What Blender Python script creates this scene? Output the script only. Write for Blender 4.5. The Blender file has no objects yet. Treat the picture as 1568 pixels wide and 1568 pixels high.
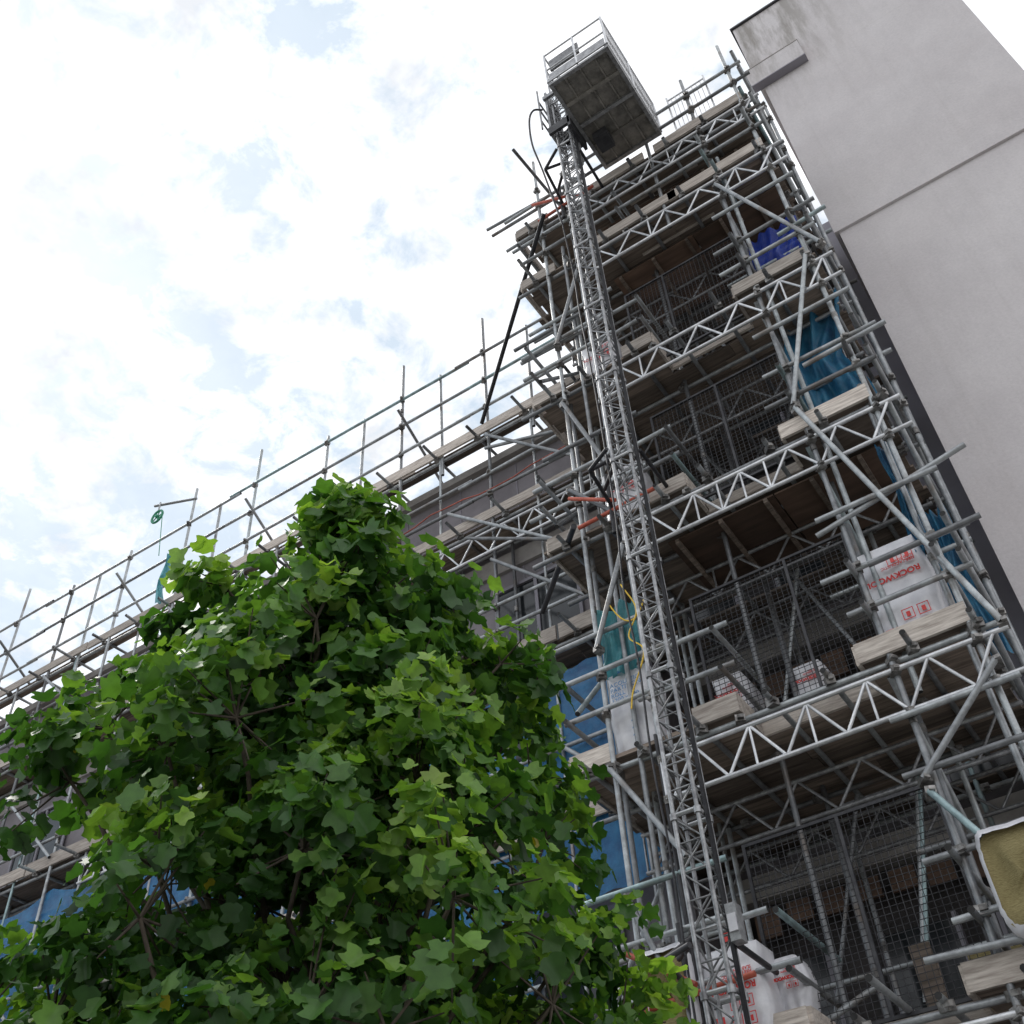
import bpy, math, random
import numpy as np
from mathutils import Vector, Matrix
random.seed(7); rng=np.random.default_rng(11)
H=1.6
scn=bpy.context.scene; COL=bpy.context.collection

# ---------------------------------------------------------------- materials
def newmat(name):
    m=bpy.data.materials.new(name); m.use_nodes=True
    nt=m.node_tree; b=nt.nodes["Principled BSDF"]; return m,nt,b
def noise(nt,scale,detail=4,rough=.6,vec=None,stretch=None):
    n=nt.nodes.new("ShaderNodeTexNoise"); n.inputs["Scale"].default_value=scale
    n.inputs["Detail"].default_value=detail; n.inputs["Roughness"].default_value=rough
    g=nt.nodes.new("ShaderNodeNewGeometry")
    if stretch:
        mp=nt.nodes.new("ShaderNodeMapping"); mp.inputs["Scale"].default_value=stretch
        nt.links.new(g.outputs["Position"],mp.inputs["Vector"]); nt.links.new(mp.outputs[0],n.inputs["Vector"])
    else: nt.links.new(g.outputs["Position"],n.inputs["Vector"])
    return n
def ramp(nt,src,stops):
    r=nt.nodes.new("ShaderNodeValToRGB"); cr=r.color_ramp
    while len(cr.elements)<len(stops): cr.elements.new(.5)
    for e,(p,c) in zip(cr.elements,stops): e.position=p; e.color=(c[0],c[1],c[2],1)
    nt.links.new(src,r.inputs[0]); return r
def mixc(nt,a,b,f,mode='MIX'):
    m=nt.nodes.new("ShaderNodeMix"); m.data_type='RGBA'; m.blend_type=mode
    for s,v in ((6,a),(7,b),(0,f)):
        if hasattr(v,'is_output'): nt.links.new(v,m.inputs[s])
        elif s==0: m.inputs[0].default_value=v
        else: m.inputs[s].default_value=(v[0],v[1],v[2],1)
    return m.outputs[2]
def attr(nt,name="var"):
    a=nt.nodes.new("ShaderNodeAttribute"); a.attribute_name=name; return a
def bump(nt,b,src,strength=.3,dist=.01):
    bp=nt.nodes.new("ShaderNodeBump"); bp.inputs["Strength"].default_value=strength; bp.inputs["Distance"].default_value=dist
    nt.links.new(src,bp.inputs["Height"]); nt.links.new(bp.outputs[0],b.inputs["Normal"])
def simple(name,c1,c2,scale,rough=.6,metal=0.,vark=.5,stretch=None,bmp=0.,lo=.35,hi=.65,spec=.5):
    m,nt,b=newmat(name)
    n=noise(nt,scale,5,.65,stretch=stretch)
    r=ramp(nt,n.outputs[0],[(lo,c1),(hi,c2)])
    a=attr(nt); mr=nt.nodes.new("ShaderNodeMapRange"); mr.inputs[3].default_value=1-vark; mr.inputs[4].default_value=1+vark*.6
    nt.links.new(a.outputs["Fac"],mr.inputs[0])
    c=mixc(nt,r.outputs[0],(1,1,1),1.0,'MULTIPLY')
    mx=c.node; cb=nt.nodes.new("ShaderNodeCombineColor")
    for i in range(3): nt.links.new(mr.outputs[0],cb.inputs[i])
    nt.links.new(cb.outputs[0],mx.inputs[7])
    nt.links.new(c,b.inputs["Base Color"])
    b.inputs["Roughness"].default_value=rough; b.inputs["Metallic"].default_value=metal
    b.inputs["Specular IOR Level"].default_value=spec
    if bmp: bump(nt,b,n.outputs[0],bmp,.01)
    return m
M={}
m,nt,b=newmat("galvanised_steel")
n=noise(nt,7,5,.7); r=ramp(nt,n.outputs[0],[(.3,(.24,.245,.255)),(.55,(.43,.445,.455)),(.75,(.60,.62,.63))])
a=attr(nt); rr=ramp(nt,a.outputs["Fac"],[(0,(.38,.38,.39)),(.3,(.72,.73,.74)),(.6,(.93,.95,.96)),(.9,(.97,1.0,1.0)),(.97,(.74,.97,.98))])
c=mixc(nt,r.outputs[0],rr.outputs[0],1.,'MULTIPLY')
n2=noise(nt,2.3,3,.5); f=ramp(nt,n2.outputs[0],[(.58,(0,0,0)),(.72,(.65,.65,.65))])
c2=mixc(nt,c,(.15,.11,.08),f.outputs[0]); nt.links.new(c2,b.inputs["Base Color"])
b.inputs["Metallic"].default_value=.4; b.inputs["Roughness"].default_value=.42
M['steel']=m
M['coupler']=simple("coupler_steel",(.10,.095,.09),(.33,.32,.31),18,.5,.5)
M['alu']=simple("aluminium",(.5,.51,.53),(.74,.75,.77),9,.33,.5,.2)
M['dark']=simple("dark_steel",(.025,.025,.03),(.06,.06,.065),8,.5,.3,.3)
M['endshade']=simple("tube_end_shade",(.01,.01,.01),(.03,.03,.03),8,.8,0,.2)  # flat caps coloured dark for the shade inside open tube ends
M['orange']=simple("red_oxide_paint",(.38,.07,.04),(.55,.13,.08),10,.5,0,.2)
M['board']=simple("scaffold_boards",(.12,.095,.075),(.28,.225,.185),3,.85,0,.5,stretch=(.5,7,7),bmp=.4)
M['toe']=simple("weathered_timber",(.33,.285,.25),(.64,.58,.52),4,.85,0,.35,stretch=(.8,5,9),bmp=.5)
M['ply']=simple("plywood",(.08,.052,.038),(.19,.12,.085),1.4,.8,0,.4,stretch=(.4,3,3),bmp=.2)
M['mast']=simple("mast_steel",(.19,.19,.20),(.40,.41,.42),14,.45,.5,.3)
M['carfloor']=simple("hoist_floor_steel",(.12,.115,.105),(.30,.285,.26),5,.5,.2,.3,bmp=.3)
M['facade']=simple("grey_membrane",(.20,.185,.20),(.29,.27,.29),1.2,.8,0,.2,bmp=.3)
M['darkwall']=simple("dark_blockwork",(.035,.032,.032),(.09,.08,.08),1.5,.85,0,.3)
M['cladding']=simple("grey_cladding",(.24,.23,.265),(.30,.29,.33),.8,.6,0,.1)
M['slab']=simple("slab_edge_concrete",(.30,.28,.27),(.45,.43,.41),2,.85,0,.2,bmp=.3)
M['glass']=simple("dark_glass",(.015,.018,.02),(.03,.035,.04),2,.12,0,.1)
M['wool']=simple("mineral_wool",(.20,.16,.065),(.36,.31,.15),14,.95,0,.2,stretch=(2,2,18),bmp=1.)
M['wrap']=simple("white_plastic_wrap",(.62,.62,.66),(.76,.76,.79),5,.25,0,.1,bmp=.6)
M['red']=simple("red_print",(.62,.03,.03),(.66,.05,.04),5,.4,0,.05)
M['bluep']=simple("blue_print",(.05,.22,.5),(.07,.28,.55),5,.4,0,.05)
M['green']=simple("green_paint",(.02,.22,.12),(.04,.30,.18),5,.5,0,.1)
M['yellow']=simple("yellow_rope",(.7,.45,.03),(.8,.55,.05),9,.6,0,.1)
M['bark']=simple("tree_bark",(.045,.035,.028),(.10,.08,.06),16,.9,0,.2,stretch=(1,1,.3),bmp=.8)
M['asphalt']=simple("asphalt",(.04,.04,.042),(.065,.065,.065),30,.9,0,.1,bmp=.3)
M['paving']=simple("paving",(.28,.27,.26),(.38,.37,.35),6,.9,0,.1,bmp=.2)
M['ground']=simple("ground",(.18,.18,.16),(.27,.26,.24),.6,.95,0,.1)
M['white']=simple("road_paint",(.7,.7,.7),(.8,.8,.8),6,.7,0,.1)
def tarp(name,c1,c2,alpha,weave=False):
    m,nt,b=newmat(name)
    n=noise(nt,3,5,.65); r=ramp(nt,n.outputs[0],[(.35,c1),(.65,c2)])
    nt.links.new(r.outputs[0],b.inputs["Base Color"]); b.inputs["Roughness"].default_value=.4
    tl=nt.nodes.new("ShaderNodeBsdfTranslucent"); nt.links.new(r.outputs[0],tl.inputs[0])
    mx=nt.nodes.new("ShaderNodeMixShader"); mx.inputs[0].default_value=.35
    nt.links.new(b.outputs[0],mx.inputs[1]); nt.links.new(tl.outputs[0],mx.inputs[2])
    tr=nt.nodes.new("ShaderNodeBsdfTransparent"); m2=nt.nodes.new("ShaderNodeMixShader"); m2.inputs[0].default_value=alpha
    nt.links.new(tr.outputs[0],m2.inputs[1]); nt.links.new(mx.outputs[0],m2.inputs[2])
    nt.links.new(m2.outputs[0],nt.nodes["Material Output"].inputs[0])
    bump(nt,b,n.outputs[0],.8,.06)
    return m
M['tarp']=tarp("blue_tarpaulin",(.02,.13,.27),(.05,.28,.46),.9)
M['teal']=tarp("teal_tarpaulin",(.05,.27,.32),(.11,.40,.44),.93)
M['net']=tarp("blue_debris_net",(.015,.13,.34),(.04,.28,.58),.78)
M['bnet']=tarp("bright_blue_net",(.02,.05,.38),(.03,.09,.55),.8)
m,nt,b=newmat("pale_render")
n=noise(nt,.35,5,.6); r=ramp(nt,n.outputs[0],[(.3,(.575,.54,.545)),(.7,(.665,.635,.64))])
fine=noise(nt,22,4,.7); fr=ramp(nt,fine.outputs[0],[(.3,(.91,.91,.91)),(.7,(1.03,1.03,1.03))])
c=mixc(nt,r.outputs[0],fr.outputs[0],1.,'MULTIPLY')
mid=noise(nt,1.5,6,.7,stretch=(1,1,.8)); mr_=ramp(nt,mid.outputs[0],[(.35,(.94,.94,.945)),(.6,(1.02,1.02,1.02))])
c=mixc(nt,c,mr_.outputs[0],1.,'MULTIPLY')
g=nt.nodes.new("ShaderNodeNewGeometry"); sp=nt.nodes.new("ShaderNodeSeparateXYZ"); nt.links.new(g.outputs["Position"],sp.inputs[0])
st=noise(nt,1.6,6,.65,stretch=(2.0,1,.28)); sr=ramp(nt,st.outputs[0],[(.44,(0,0,0)),(.60,(1,1,1))])
def mrange(src,a,b_,c0,d):
    q=nt.nodes.new("ShaderNodeMapRange"); q.inputs[1].default_value=a; q.inputs[2].default_value=b_; q.inputs[3].default_value=c0; q.inputs[4].default_value=d; q.interpolation_type='SMOOTHSTEP'
    nt.links.new(src,q.inputs[0]); return q.outputs[0]
zr_=mrange(sp.outputs[2],19.5,23.6,0,.95); xr_=mrange(sp.outputs[0],.3,1.9,1,.12)
def mul(a,b_):
    q=nt.nodes.new("ShaderNodeMath"); q.operation='MULTIPLY'; nt.links.new(a,q.inputs[0]); nt.links.new(b_,q.inputs[1]); return q.outputs[0]
c=mixc(nt,c,(.30,.28,.26),mul(mul(sr.outputs[0],zr_),xr_))
st2=noise(nt,1.2,6,.7,stretch=(3.5,1,.10)); s2=ramp(nt,st2.outputs[0],[(.5,(1,1,1)),(.72,(.93,.925,.92))]); c=mixc(nt,c,s2.outputs[0],1.,'MULTIPLY')
nt.links.new(c,b.inputs["Base Color"]); b.inputs["Roughness"].default_value=.9
bump(nt,b,fine.outputs[0],.4,.01)
M['render']=m
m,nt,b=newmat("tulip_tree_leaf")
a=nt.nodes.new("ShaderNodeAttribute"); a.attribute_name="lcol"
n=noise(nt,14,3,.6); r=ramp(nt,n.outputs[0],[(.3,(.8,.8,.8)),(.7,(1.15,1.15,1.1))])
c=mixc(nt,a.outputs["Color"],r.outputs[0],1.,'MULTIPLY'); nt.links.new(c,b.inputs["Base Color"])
b.inputs["Roughness"].default_value=.42; b.inputs["Specular IOR Level"].default_value=.4
tl=nt.nodes.new("ShaderNodeBsdfTranslucent"); c3=mixc(nt,c,(1.3,1.4,.5),1.,'MULTIPLY'); nt.links.new(c3,tl.inputs[0])
mx=nt.nodes.new("ShaderNodeMixShader"); mx.inputs[0].default_value=.45
nt.links.new(b.outputs[0],mx.inputs[1]); nt.links.new(tl.outputs[0],mx.inputs[2]); nt.links.new(mx.outputs[0],nt.nodes["Material Output"].inputs[0])
M['leaf']=m

# ---------------------------------------------------------------- builder
class B:
    def __init__(s): s.v=[];s.f=[];s.m=[];s.s=[];s.a=[];s.names=[]
    def mi(s,k):
        if k not in s.names: s.names.append(k)
        return s.names.index(k)
    def tube(s,p,q,r=.031,mat='steel',n=8,r2=None,cap=True,capmat=None):
        p=Vector(p);q=Vector(q);d=q-p
        if d.length<1e-5: return
        d.normalize(); u=d.orthogonal().normalized(); w=d.cross(u)
        if r2 is None:r2=r
        i=len(s.v);va=random.random();k=s.mi(mat)
        for c,rad in ((p,r),(q,r2)):
            for j in range(n):
                t=2*math.pi*j/n; x=c+u*(math.cos(t)*rad)+w*(math.sin(t)*rad); s.v.append((x.x,x.y,x.z+H))
        for j in range(n):
            j2=(j+1)%n; s.f.append((i+j,i+j2,i+n+j2,i+n+j)); s.m.append(k);s.s.append(True);s.a.append(va)
        if cap:
            kc=s.mi(capmat or mat)
            for c,rad,rev in ((p,r,True),(q,r2,False)):
                i=len(s.v)
                for j in range(n):
                    t=2*math.pi*j/n; x=c+u*(math.cos(t)*rad)+w*(math.sin(t)*rad); s.v.append((x.x,x.y,x.z+H))
                f=tuple(range(i,i+n)); s.f.append(f[::-1] if rev else f); s.m.append(kc);s.s.append(False);s.a.append(va)
    def pole(s,p,q,r=.031): s.tube(p,q,r,'steel',8,capmat='endshade')
    def box(s,lo,hi,mat,rot=None,va=None):
        c=[(a+b)/2 for a,b in zip(lo,hi)];h=[abs(b-a)/2 for a,b in zip(lo,hi)]
        i=len(s.v);k=s.mi(mat);va=random.random() if va is None else va
        for dx,dy,dz in ((-1,-1,-1),(1,-1,-1),(1,1,-1),(-1,1,-1),(-1,-1,1),(1,-1,1),(1,1,1),(-1,1,1)):
            x=Vector((dx*h[0],dy*h[1],dz*h[2]))
            if rot is not None: x=rot@x
            s.v.append((x.x+c[0],x.y+c[1],x.z+c[2]+H))
        for f in ((0,3,2,1),(4,5,6,7),(0,1,5,4),(1,2,6,5),(2,3,7,6),(3,0,4,7)):
            s.f.append(tuple(i+t for t in f)); s.m.append(k);s.s.append(False);s.a.append(va)
    def coupler(s,p):
        x,y,z=p; R=Matrix.Rotation(random.uniform(-.3,.3),3,'X')@Matrix.Rotation(random.uniform(0,3),3,'Z')
        s.box((x-.045,y-.05,z-.04),(x+.045,y+.05,z+.04),'coupler',R)
        s.box((x+.0,y-.085,z-.02),(x+.05,y-.02,z+.02),'coupler',R)
    def path(s,pts,r,mat,n=6):
        for a,b in zip(pts[:-1],pts[1:]): s.tube(a,b,r,mat,n)
    def sheet(s,fn,nu,nv,mat):
        i=len(s.v);k=s.mi(mat)
        for a in range(nu+1):
            for b in range(nv+1):
                x=fn(a/nu,b/nv); s.v.append((x[0],x[1],x[2]+H))
        for a in range(nu):
            for b in range(nv):
                q=i+a*(nv+1)+b; s.f.append((q,q+1,q+nv+2,q+nv+1)); s.m.append(k);s.s.append(True);s.a.append(.5)
    def done(s,name,parent=None):
        me=bpy.data.meshes.new(name); me.from_pydata(s.v,[],s.f)
        for k in s.names: me.materials.append(M[k])
        me.polygons.foreach_set("material_index",s.m); me.polygons.foreach_set("use_smooth",s.s)
        at=me.attributes.new("var",'FLOAT','FACE'); at.data.foreach_set("value",s.a)
        me.update(); ob=bpy.data.objects.new(name,me); COL.objects.link(ob)
        if parent: ob.parent=parent
        return ob
def empty(name):
    e=bpy.data.objects.new(name,None); COL.objects.link(e); return e
def J(a): return random.uniform(-a,a)

# ---------------------------------------------------------------- tower scaffolding
scaf=empty("scaffolding")
poles=B();cpl=B();bd=B();lat=B()
DK=[16.5,14.95,12.0,9.15,5.95,2.9,0.0]
XL=-4.95; XR=-.60
fx=[-4.43,-3.87,-1.42,-.65]
def standard(x,y,z0,z1):
    l=J(.03); poles.pole((x,y,z0),(x+l,y+J(.02),z1))
    z=z0+random.uniform(1,4)
    while z<z1-1:
        poles.tube((x+l*(z-z0)/(z1-z0),y,z-.05),(x+l*(z-z0)/(z1-z0),y,z+.05),.037,'coupler',8); z+=random.uniform(3.5,5)
for x,t in zip(fx,(18.6,17.2,18.2,18.5)): standard(x,9.0,-1.6,t)
standard(-2.3,9.0,14.3,17.5)
for x,t in zip((-4.43,-2.95,-1.5,-.42),(17.4,16.9,17.1,17.6)): standard(x,9.9,-1.6,t)
for x,t in zip((-4.75,-4.1,-2.9,-1.45,-.42),(17.5,16.3,17.0,17.2,17.4)): standard(x,11.0,-1.6,t)
for x in (-4.7,-3.0,-1.5,-.5): standard(x,12.0,-1.6,16.2)
standard(-.75,9.12,3,9.5); standard(-1.3,9.12,5.5,15.5); standard(-4.5,9.3,-1.6,12.0); standard(-4.15,9.05,2,15.5)
def lattice(x0,x1,y,z,h=.45,step=.3,k='alu',r=.026):
    lat.tube((x0,y,z),(x1,y,z),r,k,8); lat.tube((x0,y,z+h),(x1,y,z+h),r,k,8)
    x=x0+.1; up=False
    lat.tube((x0+.02,y,z),(x0+.02,y,z+h),.015,k,6)
    while x+step<x1:
        a=(x,y,z+(h if up else 0)); b_=(x+step,y,z+(0 if up else h)); lat.tube(a,b_,.017,k,6); up=not up; x+=step
        if random.random()<.22: lat.tube((x,y,z),(x,y,z+h),.015,k,6)
for li,z in enumerate(DK):
    top=(li==0)
    y=9.02
    while y<12.0:
        mid=(y<9.55 and not top and li!=1)
        segs=[(XL+J(.1),-3.0+J(.05)),(-1.72+J(.04),XR+J(.05))] if mid else [(XL+J(.15),-2.6+J(.5)),( None,XR+J(.06))]
        if segs[1][0] is None: segs[1]=(segs[0][1]+.006,segs[1][1])
        for a,b_ in segs:
            if random.random()<.06 and y>9.8: continue
            bd.box((a,y,z+J(.006)),(b_,y+.222,z+.04+J(.004)),'board',Matrix.Rotation(J(.003),3,'Z'))
        y+=.228
    def toe(x0,x1,yy=8.985,h=.22):
        bd.box((x0,yy-.02,z-.03),(x1,yy+.018,z-.03+h),'toe',Matrix.Rotation(J(.012),3,'Y'))
    if li<2: toe(-3.62,-2.2+J(.2)); toe(-2.2,-.6); toe(XL,-4.3,9.0)
    else: toe(-3.46+J(.08),-2.97+J(.04)); toe(-1.73+J(.03),-.66+J(.06)); toe(XL,-4.42,9.0); bd.box((-3.0,9.0,z-.03),(-2.96,9.55,z+.19),'toe'); bd.box((-1.74,9.0,z-.03),(-1.70,9.55,z+.19),'toe')
    bd.box((-3.0,9.57,z-.03),(-1.72,9.61,z+.12),'toe')
    bd.box((XL-.03,9.0,z-.04),(XL+.005,11.9,z+.18),'toe')
    if li==3 or li==1 or li==0:
        for q in range(2): bd.box((-3.6+q*1.45,9.66,z-.14-q*.004),(-2.17+q*1.45,10.9,z-.115-q*.004),'ply')
        for q in range(5): bd.box((-3.5+q*.6,9.64,z-.21),(-3.45+q*.6,10.95,z-.146),'board')
    for i in range(7):
        x=XL+.25+i*.68+J(.1)
        y0=8.86-abs(J(.14)); poles.pole((x,y0,z-.035),(x+J(.02),12.2,z-.035)); cpl.coupler((x,9.0,z-.07))
    for yy in (9.0,9.9,11.0,12.0):
        poles.pole((XL-.1-abs(J(.3 if yy<10 else .1)),yy+.055,z-.1),(-.42+J(.12),yy+.055,z-.1))
        for x in fx+[-3.0]: cpl.coupler((x,yy+.03,z-.1))
    lattice(-3.9,-.36,8.94,z-.70)
    if not top:
        lattice(-4.9,-.6,10.4,z-.62,k='mast',step=.36); lattice(-4.6,-.6,11.6,z-.6,k='mast',step=.4)
    for zz in (-.70,-.25):
        for x in (-3.87,-1.42,-.65): cpl.coupler((x,8.97,z+zz))
    if li<6:
        for k,hh in enumerate((.52,1.02)):
            if li<2:
                poles.pole((-3.7-abs(J(.2)),8.95,z+hh),(-.42+J(.1),8.95,z+hh))
            else:
                poles.pole((-3.95-J(.1),8.95,z+hh+J(.03)),(-3.0+J(.14),8.95,z+hh+J(.03)))
                poles.pole((-1.75+J(.12),8.95,z+hh+J(.03)),(-.38+J(.14),8.95,z+hh+J(.03)))
            if not top or k==0: poles.pole((-4.85-abs(J(.3)),8.93,z+hh+.05),(-3.5+J(.1),8.93,z+hh+.05))
            if not top:
                poles.pole((XL+.1,8.85-abs(J(.15)),z+hh),(XL+.1,11.6,z+hh))
                poles.pole((-3.02,8.85,z+hh-.06),(-3.02,10.3,z+hh-.06))
                poles.pole((-1.46,8.8-abs(J(.1)),z+hh-.05),(-1.46,10.3,z+hh-.05))
            poles.pole((-.46,8.8-abs(J(.1)),z+hh+.06),(-.46,11.1,z+hh+.06))
            poles.pole((-4.9,11.05,z+hh),(-.45,11.05,z+hh))
            if li>0 and k==0: poles.pole((-.66,8.75-abs(J(.1)),z+hh+.2),( -.66,10.4,z+hh+.2))
            for x in fx: cpl.coupler((x,8.97,z+hh))
            for x in (-4.43,-.42,-1.5): cpl.coupler((x,9.9,z+hh))
        if li>1:
            poles.pole((-1.9+J(.1),9.95,z+1.55),(-.35+J(.1),9.95,z+1.55)); poles.pole((-5.0+J(.2),8.96,z+1.6),(-3.4,8.96,z+1.6))
            poles.pole((-1.65,8.9,z+1.75),(-.4+J(.1),8.9,z+1.75))
        for k in range(5):
            x=random.choice((random.uniform(-4.8,-3.2),random.uniform(-1.6,-.8))); yy=random.uniform(9.1,11.5)
            poles.pole((x,yy,z+.07+J(.02)),(min(x+random.uniform(.5,1.0),-.6),yy+J(.3),z+.08+random.choice((0,.4))))
            x=random.uniform(-4.6,-1.0); bd.box((x,10.9,z+.05),(x+.2,10.94,z+random.uniform(.8,1.3)),'board',Matrix.Rotation(J(.15),3,'X'))
# longer tube ends
for p,q in (((-5.55,9.0,17.35),(-4.2,9.0,17.2)),((-5.45,9.0,17.05),(-3.9,9.0,17.0)),((-4.3,8.0,17.4),(-4.2,9.6,17.4)),
            ((-5.2,9.0,13.5),(-4.0,9.0,13.5)),((-5.1,9.0,13.1),(-4,9.0,13.05)),
            ((-1.7,8.95,7.55),(0.0,8.95,7.87)),((-1.3,8.9,6.9),(-.16,8.9,6.93)),((-1.2,8.9,10.0),(-.16,8.9,10.05)),
            ((-.9,8.9,12.6),(-.2,8.9,12.65)),((-2.3,8.5,3.0),(-2.3,9.9,3.0)),((-1.95,8.9,3.15),(-.5,8.9,3.1)),((-1.6,8.9,5.2),(-.43,8.9,5.2))):
    poles.pole(p,q)
dg=[(-1.44,14.5,-.45,12.0),(-.67,11.9,-1.46,9.45),(-1.45,9.4,-.39,5.74),(-.57,5.4,-1.49,4.57),(-1.48,4.45,-.8,3.2),
    (-4.45,5.8,-3.76,4.6),(-3.87,8.6,-4.4,7.3),(-4.43,11.6,-3.9,10.0),(-3.87,14.4,-4.4,12.9),(-4.43,4.4,-3.87,2.9),(-3.8,9.0,-4.5,9.9)]
for a in dg: poles.pole((a[0],8.88,a[1]),(a[2],8.88,a[3])); cpl.coupler((a[0],8.93,a[1])); cpl.coupler((a[2],8.93,a[3]))
for z in DK[1:-1]:
    for k in range(3):
        x=random.uniform(-4.0,-1.7); poles.pole((x,11.05,z-.2),(x+random.choice((-1.,1.))*random.uniform(.6,.95),11.05,z-2.4),.026)
    poles.pole((-.5,9.0,z-.2),(-.5,10.9,z-2.5)); poles.pole((-4.8,9.0,z-2.5),(-4.8,10.9,z-.3))
    poles.pole((-1.5,9.1,z-.2),(-1.5,10.9,z-1.6))
for x in (-1.75,-1.05): poles.tube((x,9.0,16.6),(x,9.0,17.9),.018,'alu',6)
for i in range(1,9): poles.tube((-1.75+i*.0777,9.0,16.75),(-1.75+i*.0777,9.0,17.8),.007,'alu',4)
for zz in (16.75,17.8): poles.tube((-1.75,9.0,zz),(-1.05,9.0,zz),.016,'alu',6)

# ---------------------------------------------------------------- wing scaffolding
wdk=[14.7,12.5,9.5,6.6,3.7,.8]
wx=[-5.1,-7.06,-9.05,-11.05,-13.1,-15.1,-17.0,-19.0,-21.0,-23.0,-25.0]
for i,x in enumerate(wx):
    standard(x,11.0,-1.6,(18.1 if i in(1,2,4,5,8) else 17.2))
    if i%2==1 or i==2: poles.pole((x+.95,11.03,14.2),(x+.95+J(.05),11.03,17.1))
    poles.pole((x+.9,11.03,3),(x+.9,11.03,14.9),.026)
    standard(x+J(.1),11.62,-1.6,12.4)
for li,z in enumerate(wdk):
    y=11.08
    while y<(11.2 if li==0 else 11.6):
        a=-25.5
        while a<-5.0:
            L=min(3.9,-4.96-a); bd.box((a,y,z+J(.004)),(a+L-.01,y+.222,z+.04),'board'); a+=3.9+J(.02)
        y+=.228
    a=-25.5
    while a<-5.2:
        bd.box((a,10.95,z-.03+J(.02)),(min(a+3.85,-5.0),10.99,z+.19+J(.02)),'toe',Matrix.Rotation(J(.004),3,'Y')); a+=3.9
    poles.pole((-26,11.06,z-.1),(-5.0+J(.2),11.06,z-.1))
    if li: poles.pole((-26,11.66,z-.1),(-5.0+J(.2),11.66,z-.1))
    x=-25.2
    while x<-5:
        poles.pole((x,10.72-abs(J(.28)),z-.035),(x+J(.05),11.72,z-.035)); cpl.coupler((x,11.0,z-.06)); x+=1.0+J(.15)
    for hh in ((.6,1.4,2.25) if li==0 else (.55,1.05)):
        a=-26
        while a<-5.3:
            b_=min(a+6.1,-4.6); poles.pole((a,10.95+J(.02),z+hh+J(.04)),(b_+.3,10.95+J(.02),z+hh+J(.04))); a+=6.1
        for x in wx: cpl.coupler((x,10.97,z+hh))
    if li>0:
        for i in range(0,len(wx)-1,2): poles.pole((wx[i],10.9,z+.1),(wx[i+1],10.9,z+2.0))
    else:
        for x in wx[::2]: poles.pole((x+.2,10.6,z+1.45),(x+.2,12.6,z+.2))
poles.pole((-7.1,10.95,14.2),(-5.1,10.95,13.5)); poles.pole((-7.5,10.9,12.2),(-5.2,10.9,10.9)); poles.pole((-7.9,10.9,13),(-5.9,10.9,11.3))
lattice(-9.0,-5.0,10.92,11.7); lattice(-16,-9.5,10.92,8.8)
for x in (-6.5,-9.8,-14): bd.box((x,11.2,14.76),(x+.9,11.24,15.1),'toe',Matrix.Rotation(.2,3,'X'))
poles.done("tubes",scaf); cpl.done("couplers",scaf); bd.done("boards",scaf); lat.done("lattice_beams",scaf)

tp=B(); pts=[(-16+i*.35,10.93,13.15+.06*math.sin(i*.9)+J(.03)) for i in range(31)]
tp.path(pts,.012,'orange',5); tp.done("hazard_tape",scaf)
rk=B()
for p,q in (((-4.15,8.55,15.9),(-7.05,10.8,14.7)),((-4.35,8.6,8.95),(-6.2,10.9,10.0))):
    rk.tube(p,q,.038,'dark',10)
rk.done("raking_braces",scaf)

# ---------------------------------------------------------------- hoist
hoist=empty("construction_hoist")
ma=B(); cx,cy,w=-3.32,8.1,.115
z=-1.5; legs=[(cx-w,cy-w),(cx+w,cy-w),(cx+w,cy+w),(cx-w,cy+w)]
for lx,ly in legs: ma.tube((lx,ly,-1.6),(lx,ly,18.8),.021,'mast',8)
k=0
while z<18.5:
    for i in range(4):
        a=legs[i];b_=legs[(i+1)%4]
        ma.tube((a[0],a[1],z),(b_[0],b_[1],z),.009,'mast',5)
        if (k+i)%2: a,b_=b_,a
        ma.tube((a[0],a[1],z+.01),(b_[0],b_[1],z+.24),.009,'mast',5)
    if k%6==0:
        for lx,ly in legs: ma.tube((lx,ly,z-.03),(lx,ly,z+.03),.036,'mast',8)
        for i in range(4):
            a=legs[i];b_=legs[(i+1)%4]; ma.tube((a[0],a[1],z+.02),(b_[0],b_[1],z+.02),.018,'alu',5)
    z+=.25;k+=1
ma.box((cx+w+.02,cy-.02,-1.6),(cx+w+.05,cy+.02,18.4),'dark')
ma.done("lattice_mast",hoist)
ti=B()
for z in (16.4,9.2,3.4):
    ti.path([(cx-.15,cy-.15,z),(cx-.5,cy+.05,z+.02),(cx-.62,9.0,z+.03)],.026,'dark',8)
    ti.path([(cx+.15,cy+.1,z),(cx+.1,9.1,z+.05)],.026,'dark',8)
    ti.tube((cx-.2,cy+.25,z+.25),(cx-.62,8.75,z+.25),.026,'dark',8)
    ti.tube((cx-.5,cy+.05,z+.02),(cx-.2,cy+.25,z+.25),.026,'dark',8)
    ti.tube((cx-1.1,8.86,z-.05),(cx+.0,8.86,z+.0),.028,'orange',8)
    ti.tube((cx-1.15,8.8,z+.45),(cx-.5,8.75,z-.0),.026,'orange',8)
    ti.tube((cx-.62,8.86,z-.4),(cx-.62,8.86,z+.6),.03,'dark',8)
ti.done("mast_ties",hoist)
ca=B(); x0,x1,y0,y1,zf=-3.1,-2.0,7.2,9.0,16.9
ca.box((x0+.02,y0+.02,zf+.06),(x1-.02,y1-.02,zf+.08),'carfloor')
for xx in (x0,x1-.06): ca.box((xx,y0,zf),(xx+.06,y1,zf+.10),'mast')
for i in range(5):
    yy=y0+i*(y1-y0-.06)/4; ca.box((x0+.062,yy,zf+.002),(x1-.062,yy+.06,zf+.058),'carfloor' if i in(1,3) else 'mast')
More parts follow.
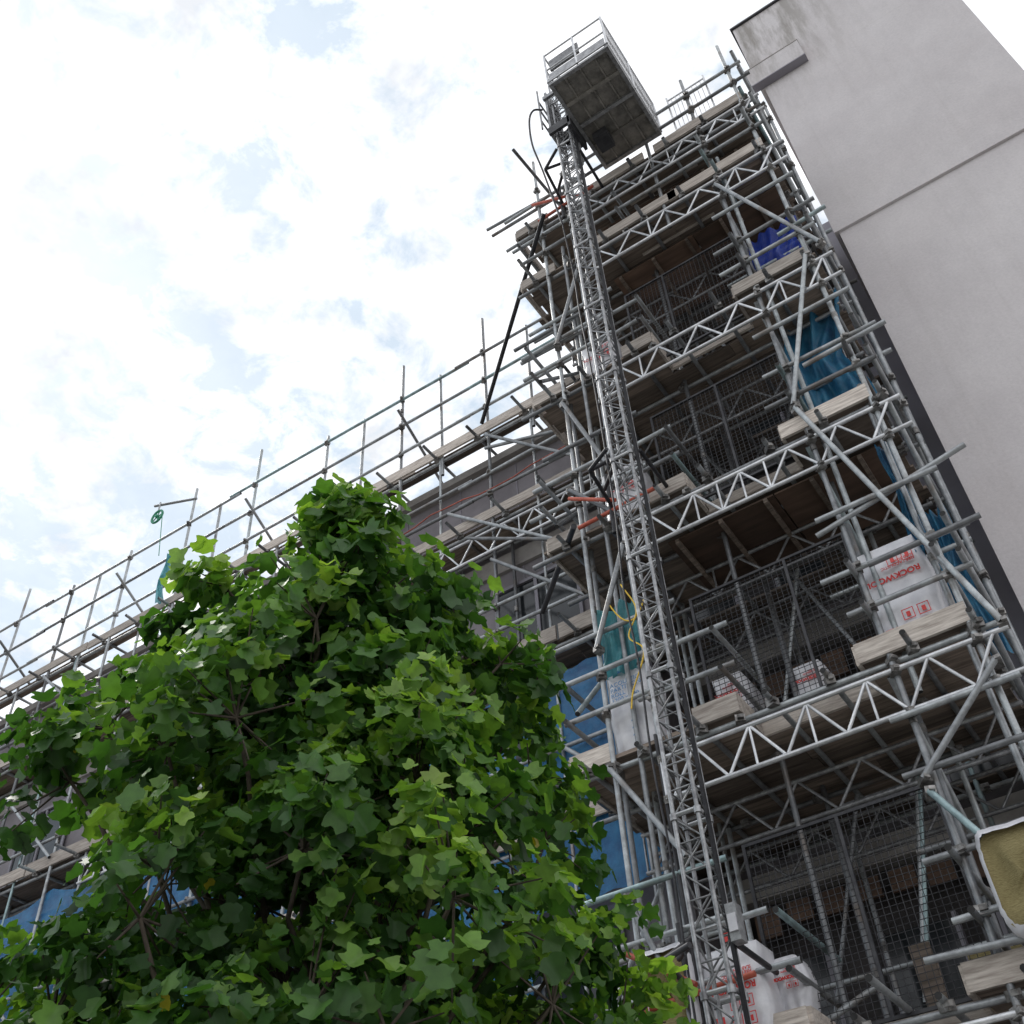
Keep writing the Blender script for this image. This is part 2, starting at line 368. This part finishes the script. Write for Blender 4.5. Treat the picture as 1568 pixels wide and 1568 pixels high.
for i in range(1,4): ca.box((x0+i*.275-.012,y0+.065,zf+.02),(x0+i*.275+.012,y1-.065,zf+.057),'carfloor')
rails=(.12,.55,1.1)
cor=[(x0,y0),(x1,y0),(x1,y1),(x0,y1)]
for (px,py) in cor+[(x1,(y0+y1)/2),((x0+x1)/2,y0)]: ca.tube((px,py,zf+.1),(px,py,zf+1.12),.02,'alu',8)
for i in range(4):
    a=cor[i];b_=cor[(i+1)%4]
    for r_ in rails: ca.tube((a[0],a[1],zf+r_),(b_[0],b_[1],zf+r_),.017,'alu',8)
for i in range(25):
    yy=y0+i*.075; ca.tube((x1,yy,zf+.1),(x1,yy,zf+1.1),.004,'alu',4,cap=False)
for i in range(14):
    ca.tube((x1,y0,zf+.1+i*.075),(x1,y1,zf+.1+i*.075),.004,'alu',4,cap=False)
ca.box((x0+.03,y0-.012,zf+.1),(x1-.03,y0+.002,zf+.34),'mast'); ca.box((x0-.012,y0+.03,zf+.1),(x0+.002,y1-.03,zf+.34),'mast')
ca.box((x0+.05,y0+.05,zf+.6),(x0+.6,y0+.09,zf+.95),'mast')
ca.box((cx-.2,cy-.2,zf+.0),(cx-.16,cy+.3,zf+1.5),'mast'); ca.box((cx+.16,cy-.25,zf-.2),(cx+.21,cy+.3,zf+1.5),'dark')
ca.box((cx-.2,cy-.25,zf-.1),(cx+.2,cy-.2,zf+.12),'dark'); ca.box((cx-.22,cy-.24,zf+1.2),(cx+.2,cy-.19,zf+1.3),'mast')
ca.box((cx-.12,cy+.18,zf+.2),(cx+.12,cy+.42,zf+.6),'dark'); ca.tube((cx,cy+.3,zf-.45),(cx,cy+.3,zf+.2),.09,'mast',12)
ca.box((-2.95,8.3,zf-.22),(-2.7,8.6,zf-.01),'dark')
for zz in (.5,.9,1.2): ca.tube((cx-.3,cy-.25,zf+zz),(cx-.3,cy+.3,zf+zz),.018,'mast',6)
ca.tube((cx-.3,cy-.25,zf+.2),(cx-.3,cy-.25,zf+1.6),.018,'mast',6); ca.tube((cx-.3,cy+.3,zf-.1),(cx-.3,cy+.3,zf+1.3),.018,'mast',6)
ca.done("platform_cage",hoist)
cb=B()
def sag(a,b_,dz,n=10): return [(a[0]+(b_[0]-a[0])*t/n,a[1]+(b_[1]-a[1])*t/n,a[2]+(b_[2]-a[2])*t/n-dz*4*(t/n)*(1-t/n)) for t in range(n+1)]
def catmull(P,n=8):
    P=[np.array(p,float) for p in P]; P=[2*P[0]-P[1]]+P+[2*P[-1]-P[-2]]; o=[]
    for i in range(1,len(P)-2):
        for t in range(n):
            t/=n; o.append(.5*((2*P[i])+(-P[i-1]+P[i+1])*t+(2*P[i-1]-5*P[i]+4*P[i+1]-P[i+2])*t*t+(-P[i-1]+3*P[i]-3*P[i+1]+P[i+2])*t**3))
    return o+[P[-2]]
cb.path(catmull([(-3.5,7.7,zf+.5),(-3.62,7.6,zf+.45),(-3.72,7.6,zf+.2),(-3.75,7.65,zf-.5),(-3.7,7.8,zf-1.2),(-3.6,8.0,zf-2.6)]),.018,'dark',6)
cb.path(catmull([(-3.6,8.0,zf-2.6)]+[(-3.62+J(.03),8.2+J(.03),zf-2.6-i*1.0) for i in range(1,16)],4),.012,'dark',6)
cb.path([(-3.9,8.95,z) for z in (6.0,2.0,-1.6)],.02,'dark',6)
cb.done("power_cable",hoist)
bx=B(); bx.box((-3.14,8.0,3.35),(-3.05,8.12,3.65),'mast'); bx.box((-3.13,7.985,3.42),(-3.06,7.998,3.56),'wrap'); bx.done("control_box",hoist)

# ---------------------------------------------------------------- mesh gates
for z in DK[2:6]+[0.0]:
    g=B(); ga,gb,gy=-3.38,-1.52,9.40; zt=z+1.88; zb=z+.05
    for x in (ga,(ga+gb)/2+J(.3),gb): g.box((x-.016,gy-.016,zb),(x+.016,gy+.016,zt),'dark')
    g.box((ga,gy-.015,zt-.03),(gb,gy+.015,zt),'dark'); g.box((ga,gy-.015,zb),(gb,gy+.015,zb+.03),'dark')
    n=30; w1,w2=J(3),J(3)
    for i in range(1,n): x=ga+(gb-ga)*i/n; g.tube((x,gy+.01*math.sin(i*.5+w1),zb),(x,gy+.01*math.sin(i*.3+w2),zt),.004,'dark',4,cap=False)
    for i in range(1,31): zz=zb+(zt-zb)*i/31; g.tube((ga,gy+.008,zz),(gb,gy+.008,zz),.004,'dark',4,cap=False)
    g.done("mesh_gate")

# ---------------------------------------------------------------- insulation packs
def text(body,loc,size,mat,parent,rot=0,off=.0):
    cu=bpy.data.curves.new("print",'FONT'); cu.body=body; cu.size=size; cu.materials.append(M[mat]); cu.extrude=.001; cu.space_line=.9; cu.offset=off
    o=bpy.data.objects.new("print",cu); o.location=(loc[0],loc[1],loc[2]+H)
    o.rotation_euler=(Matrix.Rotation(math.radians(rot),3,'Y')@Matrix.Rotation(math.radians(90),3,'X')).to_euler(); COL.objects.link(o); o.parent=parent
def pack(x0,x1,y0,y1,z0,z1,kind='red',tilt=0,woolend=False):
    p=B(); W=x1-x0;D=y1-y0;Z=z1-z0; nx,nz=14,20
    if woolend:
        n=48; cxx,czz=(x0+x1)/2,(z0+z1)/2
        def se(t,k,e=.38): c,s_=math.cos(t),math.sin(t); return (k*W/2*math.copysign(abs(c)**e,c), k*Z/2*math.copysign(abs(s_)**e,s_))
        def f(u,v):
            t=2*math.pi*u; k=1+.025*math.sin(7*t)*v+.03*math.sin(3*t+v*5)*(.4+v)+.012*math.sin(19*t); a_=se(t,k-(.12 if v==0 else 0)); return (cxx+a_[0],y0+max(0,v-.04)*D-(.03 if v<.2 else 0)+.02*math.sin(5*t),czz+a_[1])
        p.sheet(f,n,10,'wrap'); p.sheet(lambda u,v:(cxx+se(2*math.pi*u,.93*v)[0],y0+.02+.03*math.sin(9*u+6*v)-.03*(1-v),czz+se(2*math.pi*u,.93*v)[1]),n,8,'wool')
        return p.done("insulation_pack")
    def rnd(u,v): return (1-(2*u-1)**8)*(1-(2*v-1)**8)
    def wr(u,v): return .010*math.sin(u*17+v*9)+.008*math.sin(v*31-u*5)
    def ed(v): return .018*math.sin(v*9+x0*7)
    p.sheet(lambda u,v:(x0+u*W+ed(v),y0+.04-.04*rnd(u,v)+wr(u,v)*rnd(u,v),z0+v*Z),nx,nz,'wrap')
    p.sheet(lambda u,v:(x1-u*W+ed(v),y1,z0+v*Z),nx,nz,'wrap')
    p.sheet(lambda u,v:(x1+.03*rnd(u,v)+ed(v),y0+.04+u*(D-.04),z0+v*Z),nx,nz,'wrap')
    p.sheet(lambda u,v:(x0-.03*rnd(u,v)+ed(v),y1-u*(D-.04),z0+v*Z),nx,nz,'wrap')
    p.sheet(lambda u,v:(x0+u*W+ed(1),y0+.04+v*(D-.04),z1+.03*rnd(u,v)),nx,nz,'wrap'); p.sheet(lambda u,v:(x0+u*W+ed(0),y1-v*(D-.04),z0),nx,nz,'wrap')
    o=p.done("insulation_pack")
    yy=y0-.024; s=W/.65
    if kind=='red':
        text("ROCKWOOL",(x0+.60*s,yy,z1-.44*s),.098*s,'red',o,180,.003)
        text("FIRE / ACOUSTIC\nSLAB 50mm",(x0+.58*s,yy,z1-.32*s),.048*s,'red',o,180,.001)
        q=B(); q.box((x0+.05*s,yy-.004,z0+.08*s),(x0+.17*s,yy,z0+.24*s),'red')
        for (a,c_) in ((.26,.10),(.42,.10),(.26,.28),(.42,.28),(.30,.98),(.46,.98)):
            w3=.12; t3=.008
            q.box((x0+a*s,yy-.004,z0+c_*s),(x0+(a+w3)*s,yy,z0+(c_+t3)*s),'red');q.box((x0+a*s,yy-.004,z0+(c_+w3)*s),(x0+(a+w3)*s,yy,z0+(c_+w3+t3)*s),'red')
            q.box((x0+a*s,yy-.004,z0+(c_+t3+.001)*s),(x0+(a+t3)*s,yy,z0+(c_+w3-.001)*s),'red');q.box((x0+(a+w3-t3)*s,yy-.004,z0+(c_+t3+.001)*s),(x0+(a+w3)*s,yy,z0+(c_+w3-.001)*s),'red')
            q.box((x0+(a+.04)*s,yy-.004,z0+(c_+.03)*s),(x0+(a+.08)*s,yy,z0+(c_+.09)*s),'red')
        q.done("logo",o)
    else:
        text("ACOUSTIC\nPARTITION\nROLL\n1200 x 600",(x0+.05,yy,z1-.2),.075,'bluep',o); text("A\nA\nA",(x0+.25,yy,z0+.35),.1,'bluep',o)
    return o
pack(-1.44,-.82,9.12,9.5,6.0,7.25)
pack(-2.55,-2.25,9.75,10.1,6.0,6.7); pack(-3.45,-3.1,9.7,10.2,6.0,6.9)
pack(-1.27,-.70,8.75,9.3,3.1,3.95,woolend=True); pack(-1.1,-.55,9.2,9.6,2.0,2.9)
pack(-4.45,-3.95,9.1,9.5,6.0,7.05,'blue')
pack(-4.35,-3.9,8.85,9.3,3.0,3.85,woolend=True); pack(-3.8,-3.3,8.9,9.3,2.95,3.7); pack(-3.3,-3.05,9.2,9.5,2.95,3.6)
for z in (12.05,9.2): pack(-4.3,-3.75,9.5,9.9,z,z+1.35)
wl=B()
for (a,c_) in ((-2.2,5.99),(-3.1,5.99),(-1.9,2.95)):
    wl.box((a,10.2,c_),(a+.5,10.7,c_+.6),'wool',Matrix.Rotation(.15,3,'Z'))
wl.done("mineral_wool_slabs")

# ---------------------------------------------------------------- tarpaulins and nets
def drape(name,x0,x1,y,z0,z1,mat,amp=.08,seed=0,tw=0.,nu=24,nv=18):
    L=abs(x1-x0)
    b=B(); f=lambda u,v:(x0+(x1-x0)*(u*(1-tw*(.5-abs(v-.5))*1.4)+tw*.3*v)+.03*math.sin(v*7+seed), y+amp*math.sin(u*13+v*4+seed)+amp*.6*math.sin(u*29-v*7+seed*2)+amp*.5*math.sin(v*9+u*3), z0+(z1-z0)*v-.12*math.sin(u*math.pi)*v*min(1.5,abs(z1-z0))*.4+.02*math.sin(u*23+seed)-(.25*abs(math.sin(u*L*1.55))*v if L>6 else 0))
    b.sheet(f,nu,nv,mat); return b.done(name)
drape("tarpaulin",-1.55,-.62,10.0,10.1,12.3,'tarp',.09,1,.35,36,28)
drape("debris_net",-1.5,-.7,9.96,13.2,14.35,'bnet',.05,2,.1)
drape("tarpaulin",-2.0,-.7,10.3,15.4,16.2,'tarp',.08,3)
drape("tarpaulin",-.85,-.66,9.2,7.0,8.6,'tarp',.06,4,.5)
drape("tarpaulin",-4.48,-3.92,9.08,7.0,7.95,'teal',.05,5,.2)
drape("debris_net",-6.8,-4.98,11.035,5.6,9.0,'net',.012,6)
drape("tarpaulin",-.8,-.5,10.1,6.2,8.2,'tarp',.07,8)
drape("debris_net",-25,-6.9,11.035,4.0,9.1,'net',.012,7,0,160,20)
rp=B(); rp.path(catmull([(-3.95,8.8,7.95),(-3.8,8.78,7.5),(-3.95,8.8,7.2),(-3.78,8.75,6.9),(-4.0,8.8,6.5),(-4.05,8.8,6.3)]),.009,'yellow',6); rp.path(sag((-4.2,8.9,7.9),(-3.7,8.8,7.6),.3),.009,'yellow',6); rp.done("yellow_rope")
gw=B(); gx,gy,gz=-15.8,10.6,17.3
for i in range(20):
    t=2*math.pi*i/20;t2=2*math.pi*(i+1)/20; gw.tube((gx+.17*math.cos(t),gy,gz+.17*math.sin(t)),(gx+.17*math.cos(t2),gy,gz+.17*math.sin(t2)),.028,'green',6)
for i in range(5):
    t=2*math.pi*i/5; gw.tube((gx,gy,gz),(gx+.17*math.cos(t),gy,gz+.17*math.sin(t)),.014,'green',6)
gw.tube((gx,gy-.05,gz),(gx,gy+.05,gz),.04,'green',8); gw.tube((gx,gy,gz+.17),(gx,gy,gz+.45),.02,'steel',6)
gw.tube((gx-.2,gy,gz+.45),(gx+.75,11,gz+.45),.031,'steel',8); gw.tube((gx+.17,gy,gz),(gx+.4,gy,15.9),.01,'green',5)
gw.done("gin_wheel")
drape("tarpaulin",-15.45,-15.2,10.8,14.7,16.1,'teal',.05,9,.6,8,10)

# ---------------------------------------------------------------- buildings
bl=empty("apartment_building")
w_=B(); WY=11.78
w_.box((-30,WY,-1.6),(-5.0,24,14.45),'facade')
for z in (12.2,9.35,6.45,3.6): w_.box((-30,WY-.07,z-.25),(-5.0,WY-.002,z+.1),'slab')
w_.box((-30,WY-.25,14.452),(-5.0,24,14.62),'slab')
x=-29.5
while x<-5.2: w_.box((x,WY-.012,-1.5),(x+.02,WY-.001,14.44),'cladding'); x+=1.25
for fi,z in enumerate((9.9,7.0,4.1,1.1)):
    x=-28.5
    while x<-6.5:
        w_.box((x,WY-.05,z),(x+1.5,WY-.004,z+1.6),'glass'); w_.box((x-.06,WY-.09,z-.06),(x+1.56,WY-.051,z),'slab')
        for xx in (x-.06,x+.72,x+1.5): w_.box((xx,WY-.08,z+.001),(xx+.06,WY-.051,z+1.6),'cladding')
        w_.box((x-.06,WY-.09,z+1.601),(x+1.56,WY-.051,z+1.66),'cladding')
        x+=3.0
w_.done("wing_walls",bl)
t_=B()
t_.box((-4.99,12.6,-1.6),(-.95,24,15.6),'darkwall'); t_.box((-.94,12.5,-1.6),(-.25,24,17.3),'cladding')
for z in DK: t_.box((-4.98,12.35,z-.4),(-.96,12.598,z-.1),'slab')
for z in DK[1:]:
    for x in (-4.6,-3.1,-1.8):
        t_.box((x,12.50,z+.3),(x+.8,12.597,z+1.9),'glass')
        for xx in (x-.05,x+.8): t_.box((xx,12.47,z+.25),(xx+.05,12.596,z+1.95),'cladding')
    for i in range(9):
        t_.box((-4.9+i*.42,12.3,z+J(.1)+2.2),(-4.9+i*.42+.3,12.345,z+2.5),'ply')
t_.box((-4.9,12.0,15.0),(-1.0,12.05,16.3),'ply')
t_.done("core_walls",bl)
ct=empty("concrete_tower_building")
c_=B(); X0,X1,Y=-.38,3.2,10.95
c_.box((X0,Y,19.9),(X1,22,22.75),'render'); c_.box((-.30,Y,14.80),(X1,22,19.898),'render'); c_.box((-.235,Y+.05,-1.6),(X1,22,14.798),'render')
c_.box((X0-.04,Y-.05,22.752),(X1+.04,22.05,22.80),'dark')
c_.box((X0-.14,Y-.16,19.98),(.60,Y-.002,20.60),'render'); c_.box((X0-.15,Y-.172,19.95),(.61,Y-.002,19.978),'cladding'); c_.box((X0-.15,Y-.17,20.602),(.61,Y-.002,20.625),'slab')
c_.done("walls",ct)

# ---------------------------------------------------------------- ground
def flat(name,x0,x1,y0,y1,z,mat,th=None):
    b=B()
    if th is None: b.sheet(lambda u,v:(x0+(x1-x0)*u,y0+(y1-y0)*v,z-H),2,2,mat)
    else: b.box((x0,y0,z-th-H),(x1,y1,z-H),mat)
    return b.done(name)
flat("ground",-600,600,-600,600,0,'ground')
flat("road",-200,200,-9,-2.0,.004,'asphalt')
flat("pavement",-200,200,-1.99,12,.125,'paving',.12)
rm=B()
for i in range(40): rm.box((-80+i*4,-5.55,.008-H),(-78+i*4,-5.45,.010-H),'white')
rm.done("road_markings")

# ---------------------------------------------------------------- tree
tree=empty("tulip_tree")
az=math.radians(43.5); bx_,by_=-6.5*math.sin(az),6.5*math.cos(az)
Fd=np.array([-math.sin(az),math.cos(az),0]); Ld=np.array([-math.cos(az),-math.sin(az),0])
def TP(s,d,z): return np.array([bx_,by_,0])+Ld*s+Fd*d+np.array([0,0,z])
prof=[(.7,1.75),(1.4,1.85),(2.1,1.72),(2.8,1.52),(3.5,1.38),(4.15,1.2),(4.7,.92),(5.15,.6)]
lobes=[]
for z,R in prof:
    rr_=max(R-.38,.05); n=max(3,int(2*math.pi*rr_/.74))
    ph=random.random()*6
    for i in range(n):
        t=ph+2*math.pi*(i+random.random()*.5)/n
        q=1+random.uniform(-.24,.16); zz=z+J(.3)
        lobes.append((TP(rr_*math.cos(t)*q+.06,rr_*math.sin(t)*q,zz),random.uniform(.30,.48)))
    if R>1.0:
        for i in range(3):
            t=random.random()*6.28; r_=rr_*.4; lobes.append((TP(r_*math.cos(t),r_*math.sin(t),z+J(.2)),.45))
for s,z,r_ in ((-.07,6.15,.22),(-.12,5.92,.28),(.10,5.78,.26),(-.32,5.7,.3),(.02,5.4,.4),(-.42,5.4,.3),(.84,5.30,.24),(.98,4.98,.3),(.74,4.75,.3),(-.84,5.26,.26),(-.98,4.95,.3),(-1.22,4.72,.28),(-1.36,4.3,.28),
    (1.28,4.5,.28),(1.44,4.05,.3),(1.55,3.6,.32),(1.85,3.2,.30),(-1.42,3.9,.28),(-1.46,3.35,.28),(-1.62,2.75,.3),(-1.85,2.2,.34),(-2.05,1.6,.36),(1.75,2.15,.34),(1.7,1.8,.36),(1.3,1.8,.4)):
    lobes.append((TP(s,J(.2),z),r_))
gaps=((59,.445,3.6,.028),(51.2,.458,2.2,.022),(45.2,.44,2.0,.014),(54.8,.645,1.0,.02),(48.0,.87,.9,.05),(37.0,.60,.7,.015),(33.5,.50,.8,.02),(38.2,.87,.7,.03))
def gap(p,grow=1.):
    a_=math.degrees(math.atan2(-p[0],p[1])); zr_=p[2]/math.hypot(p[0],p[1])
    for g0,g1,g2,g3 in gaps:
        if ((a_-g0)/(g2*grow))**2+((zr_-g1)/(g3*grow))**2<1: return True
    return False
br=B()
def limb(p,q,r0,r1,n=6,w=.12):
    p=np.array(p);q=np.array(q);pts=[p]
    for i in range(1,n+1):
        t=i/n; x=p+(q-p)*t+np.array([J(w),J(w),J(w)])*(1 if i<n else 0)*.6+np.array([0,0,-.25*math.sin(math.pi*t)*np.linalg.norm(q-p)*.3])
        pts.append(x)
    for i in range(n): br.tube(pts[i],pts[i+1],r0+(r1-r0)*i/n,'bark',8,r2=r0+(r1-r0)*(i+1)/n,cap=False)
trunk=[TP(J(.05),J(.05),z) for z in (-1.6,-.9,-.2,.6,1.4,2.2,3.0,3.8,4.6,5.3,5.9)]
rad=[.2,.165,.15,.14,.125,.11,.09,.07,.05,.035,.015]
for i in range(10): br.tube(trunk[i],trunk[i+1],rad[i],'bark',12,r2=rad[i+1],cap=False)
T=[]; up=np.array([0,0,1.])
for c,r_ in lobes:
    if gap(c,.8): continue
    rc=np.linalg.norm(c[:2]-np.array([bx_,by_]))
    zt=max(.3,min(5.4,c[2]-.75*rc-.15)); k=min(9,max(0,int((zt+1.6)/.76))); limb(trunk[k],c,.035,.010)
    outl=np.array([c[0]-bx_,c[1]-by_,0]); outl/=np.linalg.norm(outl)+1e-6
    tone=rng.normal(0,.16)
    ns=int(11*(r_/.42)**2)+2
    for j in range(ns):
        d=rng.normal(size=3)+outl*.35+up*.25; d/=np.linalg.norm(d)
        sc=c+d*r_*rng.uniform(.55,1.25)*np.array([1,1,1.25])
        br.tube(c,sc,.009,'bark',5,r2=.004,cap=False)
        rs=rng.uniform(.12,.2)
        tn=tone+d[2]*.38+rng.normal()*.15  # upper leaves lighter: young tips, with sunlit tops put into the colour
        for i in range(int(rng.integers(14,24))):
            e=rng.normal(size=3); e[2]=e[2]*.8+.15; e/=np.linalg.norm(e)
            p=sc+e*rs*rng.uniform(.35,1.15)
            if gap(p) and rng.random()<.93: continue
            nrm=up*.6+outl*.45+e*.55+rng.normal(size=3)*.42; nrm/=np.linalg.norm(nrm)
            tip=e+np.array([0,0,-.45])+outl*.2+rng.normal(size=3)*.35
            tip-=nrm*np.dot(tip,nrm); tip/=np.linalg.norm(tip)+1e-6
            sd=np.cross(nrm,tip)
            size=rng.uniform(.06,.142)*(1+.08*(p[2]-2.5))
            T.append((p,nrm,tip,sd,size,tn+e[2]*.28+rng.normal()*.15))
br.done("trunk_and_limbs",tree)
half=np.array([(0,0),(.14,-.06),(.30,-.02),(.44,.10),(.57,.19),(.50,.32),(.42,.44),(.36,.51),(.40,.64),(.50,.82),(.40,.86),(.22,.92),(.08,.87),(0,.85)])
K=len(half); N=len(T)
V=np.zeros((N,2*K-2,3)); Cc=np.zeros((N,2*K-2,4)); Cc[...,3]=1
pr=[(x,y) for x,y in half]; pl=[(-x,y) for x,y in half[1:-1]]
xs=np.array([q[0] for q in pr]+[q[0] for q in pl]); ys=np.array([q[1] for q in pr]+[q[1] for q in pl])
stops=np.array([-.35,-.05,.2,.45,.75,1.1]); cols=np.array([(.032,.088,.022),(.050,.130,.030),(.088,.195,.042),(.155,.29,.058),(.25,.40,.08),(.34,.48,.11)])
for i,(p,nrm,tip,sd,size,t) in enumerate(T):
    fold=rng.uniform(.05,.5); curl=rng.uniform(-.05,.4)
    hh=np.abs(xs)*fold-curl*ys**2+.04*np.sin(xs*9+ys*7+i)
    jx=1+rng.uniform(-.08,.08,size=xs.shape)
    V[i]=p+size*((xs*jx)[:,None]*sd*rng.uniform(.85,1.1)+ys[:,None]*tip+hh[:,None]*nrm)
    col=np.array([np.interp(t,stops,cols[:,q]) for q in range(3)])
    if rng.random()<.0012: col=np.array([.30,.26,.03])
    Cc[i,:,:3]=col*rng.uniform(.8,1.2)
nv=2*K-2
fr=list(range(0,K)); fl=[0]+[K-1]+list(range(nv-1,K-1,-1))
base=np.arange(N)*nv
FR=(base[:,None]+np.array(fr)[None,:]); FL=(base[:,None]+np.array(fl)[None,:])
me=bpy.data.meshes.new("leaves"); me.vertices.add(N*nv)
Vf=V.reshape(-1,3).copy(); Vf[:,2]+=H; me.vertices.foreach_set("co",Vf.ravel())
loops=np.concatenate([FR,FL],axis=1).reshape(-1)
me.loops.add(len(loops)); me.loops.foreach_set("vertex_index",loops.astype(np.int32))
per=[len(fr),len(fl)]*N; st=np.concatenate([[0],np.cumsum(per)[:-1]])
me.polygons.add(2*N); me.polygons.foreach_set("loop_start",st.astype(np.int32)); me.polygons.foreach_set("loop_total",np.array(per,dtype=np.int32))
me.update(calc_edges=True); me.validate()
ca_=me.attributes.new("lcol",'FLOAT_COLOR','POINT'); ca_.data.foreach_set("color",Cc.reshape(-1))
me.materials.append(M['leaf']); ob=bpy.data.objects.new("leaves",me); COL.objects.link(ob); ob.parent=tree

# ---------------------------------------------------------------- world
wd=bpy.data.worlds.new("World"); scn.world=wd; wd.use_nodes=True; nt=wd.node_tree; bg=nt.nodes["Background"]; bg.inputs[1].default_value=.15
sdir=Vector((-.6,.12,.8)).normalized(); el=math.asin(sdir.z); rot=math.atan2(sdir.x,sdir.y)
sk=nt.nodes.new("ShaderNodeTexSky"); sk.sky_type='NISHITA'; sk.sun_disc=False; sk.sun_elevation=el; sk.sun_rotation=rot
tc=nt.nodes.new("ShaderNodeTexCoord"); sp=nt.nodes.new("ShaderNodeSeparateXYZ"); nt.links.new(tc.outputs["Generated"],sp.inputs[0])
def math_(op,a,b_=None):
    m=nt.nodes.new("ShaderNodeMath"); m.operation=op
    for i,v in enumerate((a,b_)):
        if v is None: continue
        if hasattr(v,'is_output'): nt.links.new(v,m.inputs[i])
        else: m.inputs[i].default_value=v
    return m.outputs[0]
zc=math_('ADD',math_('MAXIMUM',sp.outputs[2],0),.12)
cv=nt.nodes.new("ShaderNodeCombineXYZ"); nt.links.new(math_('DIVIDE',sp.outputs[0],zc),cv.inputs[0]); nt.links.new(math_('DIVIDE',sp.outputs[1],zc),cv.inputs[1])
def wn(scale,det,ro,dist=0):
    n=nt.nodes.new("ShaderNodeTexNoise"); n.inputs["Scale"].default_value=scale; n.inputs["Detail"].default_value=det; n.inputs["Roughness"].default_value=ro; n.inputs["Distortion"].default_value=dist
    nt.links.new(cv.outputs[0],n.inputs["Vector"]); return n.outputs[0]
n1=wn(15,6,.62,.3); n2=wn(3.0,3,.5)
lf=math_('MULTIPLY',sp.outputs[0],-.22)
t=math_('ADD',math_('ADD',math_('MULTIPLY',n1,1.15),math_('MULTIPLY',n2,.4)),lf)
cr=nt.nodes.new("ShaderNodeValToRGB"); cr.color_ramp.elements[0].position=.80; cr.color_ramp.elements[0].color=(.0,.0,.0,1); cr.color_ramp.elements[1].position=1.0; cr.color_ramp.elements[1].color=(.85,.85,.85,1)
nt.links.new(t,cr.inputs[0])
n3=wn(7,5,.6)
cl=nt.nodes.new("ShaderNodeValToRGB"); cl.color_ramp.elements[0].position=.36; cl.color_ramp.elements[0].color=(5.9,6.1,6.45,1); cl.color_ramp.elements[1].position=.58; cl.color_ramp.elements[1].color=(9.6,9.6,9.8,1)
nt.links.new(n3,cl.inputs[0])
veil=nt.nodes.new("ShaderNodeMix"); veil.data_type='RGBA'; veil.inputs[0].default_value=.75; nt.links.new(sk.outputs[0],veil.inputs[6]); veil.inputs[7].default_value=(4.5,5.5,6.3,1)
sm=nt.nodes.new("ShaderNodeMix"); sm.data_type='RGBA'; nt.links.new(cr.outputs[0],sm.inputs[0]); nt.links.new(cl.outputs[0],sm.inputs[6]); nt.links.new(veil.outputs[2],sm.inputs[7])
nt.links.new(sm.outputs[2],bg.inputs[0])
L=bpy.data.lights.new("sun",'SUN'); L.energy=1.5; L.angle=math.radians(14); L.color=(1,.96,.9)
lo=bpy.data.objects.new("sun",L); COL.objects.link(lo); lo.rotation_euler=sdir.to_track_quat('Z','Y').to_euler()

# ---------------------------------------------------------------- camera
cam=bpy.data.cameras.new("camera"); cam.sensor_width=36; cam.lens=36*1653/1568; cam.clip_end=3000; cam.clip_start=.05
co=bpy.data.objects.new("camera",cam); COL.objects.link(co)
Rv=Vector((.8268,.56,-.0521));Uv=Vector((.4209,-.5544,.7178));Fv=Vector((-.3732,.6159,.6943))
mt=Matrix(((Rv.x,Uv.x,-Fv.x),(Rv.y,Uv.y,-Fv.y),(Rv.z,Uv.z,-Fv.z))).to_quaternion().to_matrix().to_4x4()
mt.translation=(0,0,H); co.matrix_world=mt
scn.camera=co
scn.view_settings.view_transform='Standard'; scn.view_settings.look='None'; scn.view_settings.exposure=0
